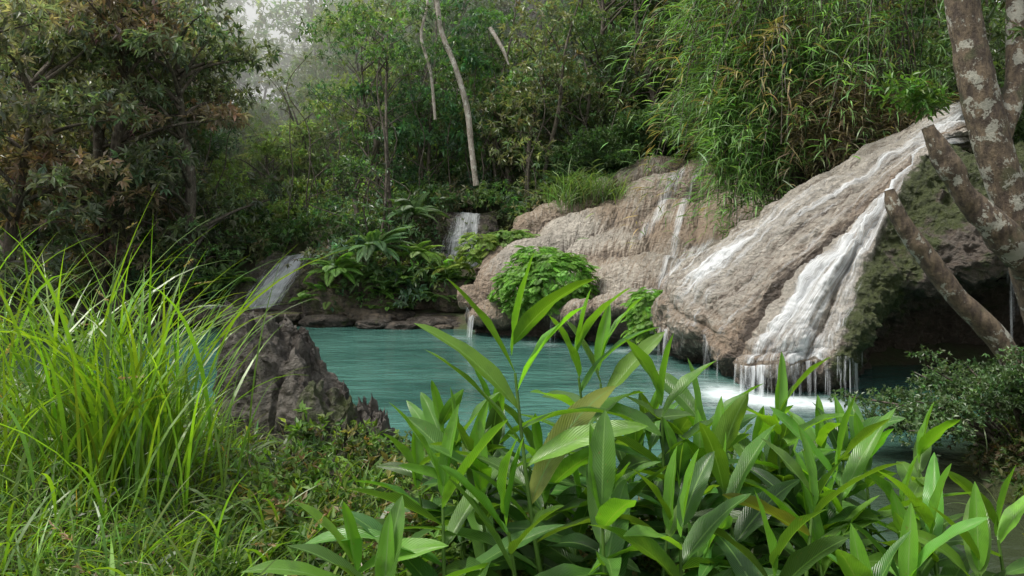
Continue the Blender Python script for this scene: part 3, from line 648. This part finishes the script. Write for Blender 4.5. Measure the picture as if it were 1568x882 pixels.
tallgrass('tall_grass',[(4.7,5.3),(5.0,6.0),(4.9,4.7),(5.4,5.4),(5.2,6.4)],80,(.25,.6),(.09,.14,.04),lean=(.1,.8),W=(.008,.014),spr=.3)
a3.obj('grass_seed_heads',M_fern,False)
a=Acc(); p=pts_in(1900,-1.5,1.6,3.0,6.3,.0)
for q in p[:620]:
    clump(a,q+np.array([0,0,R.uniform(.05,.30)]),R.uniform(.07,.15),7,R.uniform(.035,.08),[(.10,.19,.04),(.14,.22,.05),(.08,.13,.045),(.18,.15,.06)][R.integers(4)],1,5,.2,.4)
n=len(p); blades(a2:=Acc(),p,R.uniform(0,6.28,n),R.uniform(.15,.42,n),R.uniform(.006,.014,n),R.uniform(.1,.8,n),R.uniform(.5,2,n),vary((.12,.20,.04),n,.3),4)
p=pts_in(500,4.2,6.5,4.3,8.0,.0)
for q in p:
    clump(a,q+np.array([0,0,R.uniform(.0,.2)]),R.uniform(.10,.2),9,R.uniform(.04,.08),[(.06,.10,.03),(.08,.11,.04),(.10,.08,.04)][R.integers(3)],1,5,.2,.4)
a.obj('bank_weeds',M_fern,False); a2.obj('bank_grass',M_grass,False)

NS=14; T5=np.array([-1,-.55,0,.55,1.])
def gleaf(acc,p0,az,e0,bend,L,W,col,roll=0,fold=.28):
    s=np.linspace(0,1,NS); e=e0-bend*s**1.2; st=L/(NS-1)
    h=np.concatenate([[0],np.cumsum(np.cos(e[:-1])*st)]); v=np.concatenate([[0],np.cumsum(np.sin(e[:-1])*st)])
    hd=np.array([math.cos(az),math.sin(az),0]); sd=np.array([-math.sin(az),math.cos(az),0])
    C=p0+h[:,None]*hd+v[:,None]*np.array([0,0,1]); T=np.cos(e)[:,None]*hd+np.sin(e)[:,None]*np.array([0,0,1]); U=np.cross(T,sd); U=np.where((U@np.array([0,0,1.]))[:,None]<0,-U,U) if math.cos(e0)>0 else U
    rl=roll+R.normal(0,.28)+s*R.normal(0,.5); S=sd[None]*np.cos(rl)[:,None]+U*np.sin(rl)[:,None]; Uu=-sd[None]*np.sin(rl)[:,None]+U*np.cos(rl)[:,None]
    w=(s**.6)*(1-s)**.8; w=w/w.max()*W*.5; w[0]=.004; w[-1]=.0006
    ph=R.uniform(0,6); wav=.14*np.sin(s*9+ph)[:,None]*np.abs(T5)[None]*np.sign(T5)[None]+.07*np.sin(s*21+ph)[:,None]*np.abs(T5)[None]
    V=C[:,None]+S[:,None]*(T5[None,:,None]*w[:,None,None])+Uu[:,None]*((np.abs(T5)[None]*fold+wav)*w[:,None])[...,None]
    acc.add(V,gridF(NS,5),np.asarray(col),np.stack([np.broadcast_to(T5,(NS,5)),np.broadcast_to(s[:,None],(NS,5))],-1))
def ginger(base,top,nl,L,az0,young=.3,start=.3,W=.108,dark=1.0):
    a=Acc(); base=np.array(base,float); top=np.array(top,float)
    mid=(base+top)/2+np.array([R.normal(0,.03),R.normal(0,.03),0]); P=cr(np.array([base,mid,top]),40)
    st=Acc(); 
    tt=np.linspace(start,1,nl)
    for i,t in enumerate(tt):
        p=P[int(t*39)]; side=az0+(0 if i%2 else math.pi)+R.normal(0,.36)
        u=(t-start)/(1-start)
        e0=.30+.80*u**2+R.normal(0,.2); bend=(1.15-.7*u)*R.uniform(.4,1.5)
        l=L*(.95+.2*math.sin(u*3)-.22*u)*R.uniform(.8,1.15); w=W*(1.1-.25*u)*R.uniform(.8,1.2)
        yg=min(1,max(0,u*young*1.8+R.normal(0,.14)))
        col=np.array((.040,.105,.030))*(1-yg)+np.array((.135,.30,.035))*yg
        if R.random()<.012: col=np.array((.24,.24,.06))
        gleaf(a,p,side,e0,bend,l,w,vary(col*dark,1,.30,.08)[0],fold=.18+.22*u)
    gleaf(a,top-np.array([0,0,.04]),az0+R.normal(0,1),1.42,.15,L*.72,W*.6,np.array((.13,.31,.035)),fold=.6)
    tube(st,P[::6],np.linspace(.013,.006,len(P[::6])),7,30,(.12,.22,.05))
    F=st.F[0]; a.add(st.V[0],F,(.12,.22,.05),np.tile([[.3,.5]],(len(st.V[0]),1)))
    return a.obj('ginger_plant',M_ging)
G=[((.22,2.75,.35),(.0,2.8,1.80),14,.60,.1,.85),
 ((.50,3.2,.3),(.30,3.2,1.70),12,.50,.5,.5),
 ((.55,3.4,.3),(.44,3.45,1.62),11,.50,2.8,.5),
 ((.75,3.1,.3),(.70,3.2,1.50),11,.50,.3,.4),
 ((.95,3.3,.3),(.93,3.4,1.35),10,.48,2.6,.4),
 ((1.0,2.8,.3),(.88,2.9,1.26),10,.48,.6,.4),
 ((1.35,3.3,.3),(1.33,3.4,1.38),10,.48,.2,.6),
 ((1.25,2.8,.3),(1.26,2.85,1.16),10,.48,2.9,.4),
 ((1.6,3.1,.3),(1.50,3.15,1.20),10,.54,.1,.8),
 ((1.75,2.8,.3),(1.75,2.85,1.02),9,.48,.5,.5),
 ((2.05,3.5,.2),(2.12,3.55,1.12),9,.46,1.2,.7),
 ((2.2,3.1,.2),(2.2,3.1,.93),9,.48,.1,.6),
 ((-.2,2.7,.4),(-.28,2.75,1.24),9,.52,.2,.2),
 ((.05,2.5,.4),(-.02,2.5,1.22),9,.46,2.8,.2),
 ((-.1,3.3,.4),(-.08,3.4,1.30),9,.48,.4,.4),
 ((.35,2.5,.4),(.33,2.5,1.26),10,.46,1.5,.3),
 ((.6,2.5,.35),(.62,2.5,1.18),10,.46,.3,.2),
 ((.9,2.4,.35),(.92,2.4,1.08),9,.44,2.0,.2),
 ((1.15,2.3,.35),(1.2,2.3,.98),9,.44,.7,.2),
 ((1.45,2.5,.3),(1.45,2.5,.98),9,.44,2.6,.2),
 ((1.9,2.4,.3),(1.95,2.4,.90),9,.42,.3,.3),
 ((-.75,2.7,.4),(-.62,2.7,.95),8,.44,2.9,.6),
 ((-.5,2.4,.4),(-.45,2.4,.98),8,.44,.3,.3)]
for b_,t_,nl,L,az,yg in G: ginger(b_,t_,nl,L,az,yg)
for i in range(38):
    x=R.uniform(-.5,1.9); y=R.uniform(2.6,4.1); 
    ginger((x,y,.35),(x+R.normal(0,.05),y,R.uniform(1.0,1.28)-.10*x),9,.46,R.uniform(0,3.1),R.uniform(.1,.6),dark=.9)

m,nt,ns,lk=newmat('mist'); v=nt.nodes.new('ShaderNodeVolumeScatter'); v.inputs['Density'].default_value=.042; v.inputs['Anisotropy'].default_value=.0; v.inputs['Color'].default_value=(1,1,.97,1)
o=nt.nodes.new('ShaderNodeOutputMaterial'); lk.new(v.outputs[0],o.inputs['Volume'])
bx=np.array([(x,y,z) for x in (-50,4) for y in (26.0,50) for z in (-2,24)],float)
mesh_obj('valley_mist',bx,np.array([[0,1,3,2],[4,6,7,5],[0,4,5,1],[2,3,7,6],[0,2,6,4],[1,5,7,3]]),m,smooth=False)

# ---------------------------------------------------------------- light, sky, camera
w=bpy.data.worlds.new("World"); scene.world=w; w.use_nodes=True; nt=w.node_tree
sky=nt.nodes.new('ShaderNodeTexSky'); sky.sky_type='NISHITA'; sky.sun_disc=False
EL=math.radians(62); ROT=math.radians(-105)
sky.sun_elevation=EL; sky.sun_rotation=ROT; sky.air_density=1.0; sky.dust_density=4.0
g=nt.nodes.new('ShaderNodeTexCoord').outputs['Generated']; sx=nt.nodes.new('ShaderNodeSeparateXYZ'); nt.links.new(g,sx.inputs[0])
hz=rampf(nt,sx.outputs[2],.70,.25); hz=math_(nt,'ADD',math_(nt,'MULTIPLY',hz,.66),.30,True)
skc=mixc(nt,hz,sky.outputs[0],(9.6,9.8,9.1))
bg=nt.nodes['Background']; nt.links.new(skc,bg.inputs[0]); bg.inputs[1].default_value=.15
ld=bpy.data.lights.new('sun','SUN'); ld.energy=4.6; ld.angle=math.radians(16); ld.color=(1,.96,.88)
so=bpy.data.objects.new('sun',ld); scene.collection.objects.link(so)
from mathutils import Vector
sd=Vector((math.sin(ROT)*math.cos(EL),math.cos(ROT)*math.cos(EL),math.sin(EL)))
so.rotation_euler=(-sd).to_track_quat('-Z','Y').to_euler()
cd=bpy.data.cameras.new('camera'); cd.lens=24; cd.sensor_width=36; cd.shift_y=-.039; cd.clip_end=600; cd.clip_start=.05
co=bpy.data.objects.new('camera',cd); co.location=(0,0,2.2); co.rotation_euler=(math.radians(90),0,0); scene.collection.objects.link(co); scene.camera=co
scene.view_settings.view_transform='Standard'; scene.view_settings.look='None'; scene.view_settings.exposure=0
print('TRIS approx',sum(len(o.data.polygons) for o in scene.objects if o.type=='MESH'))
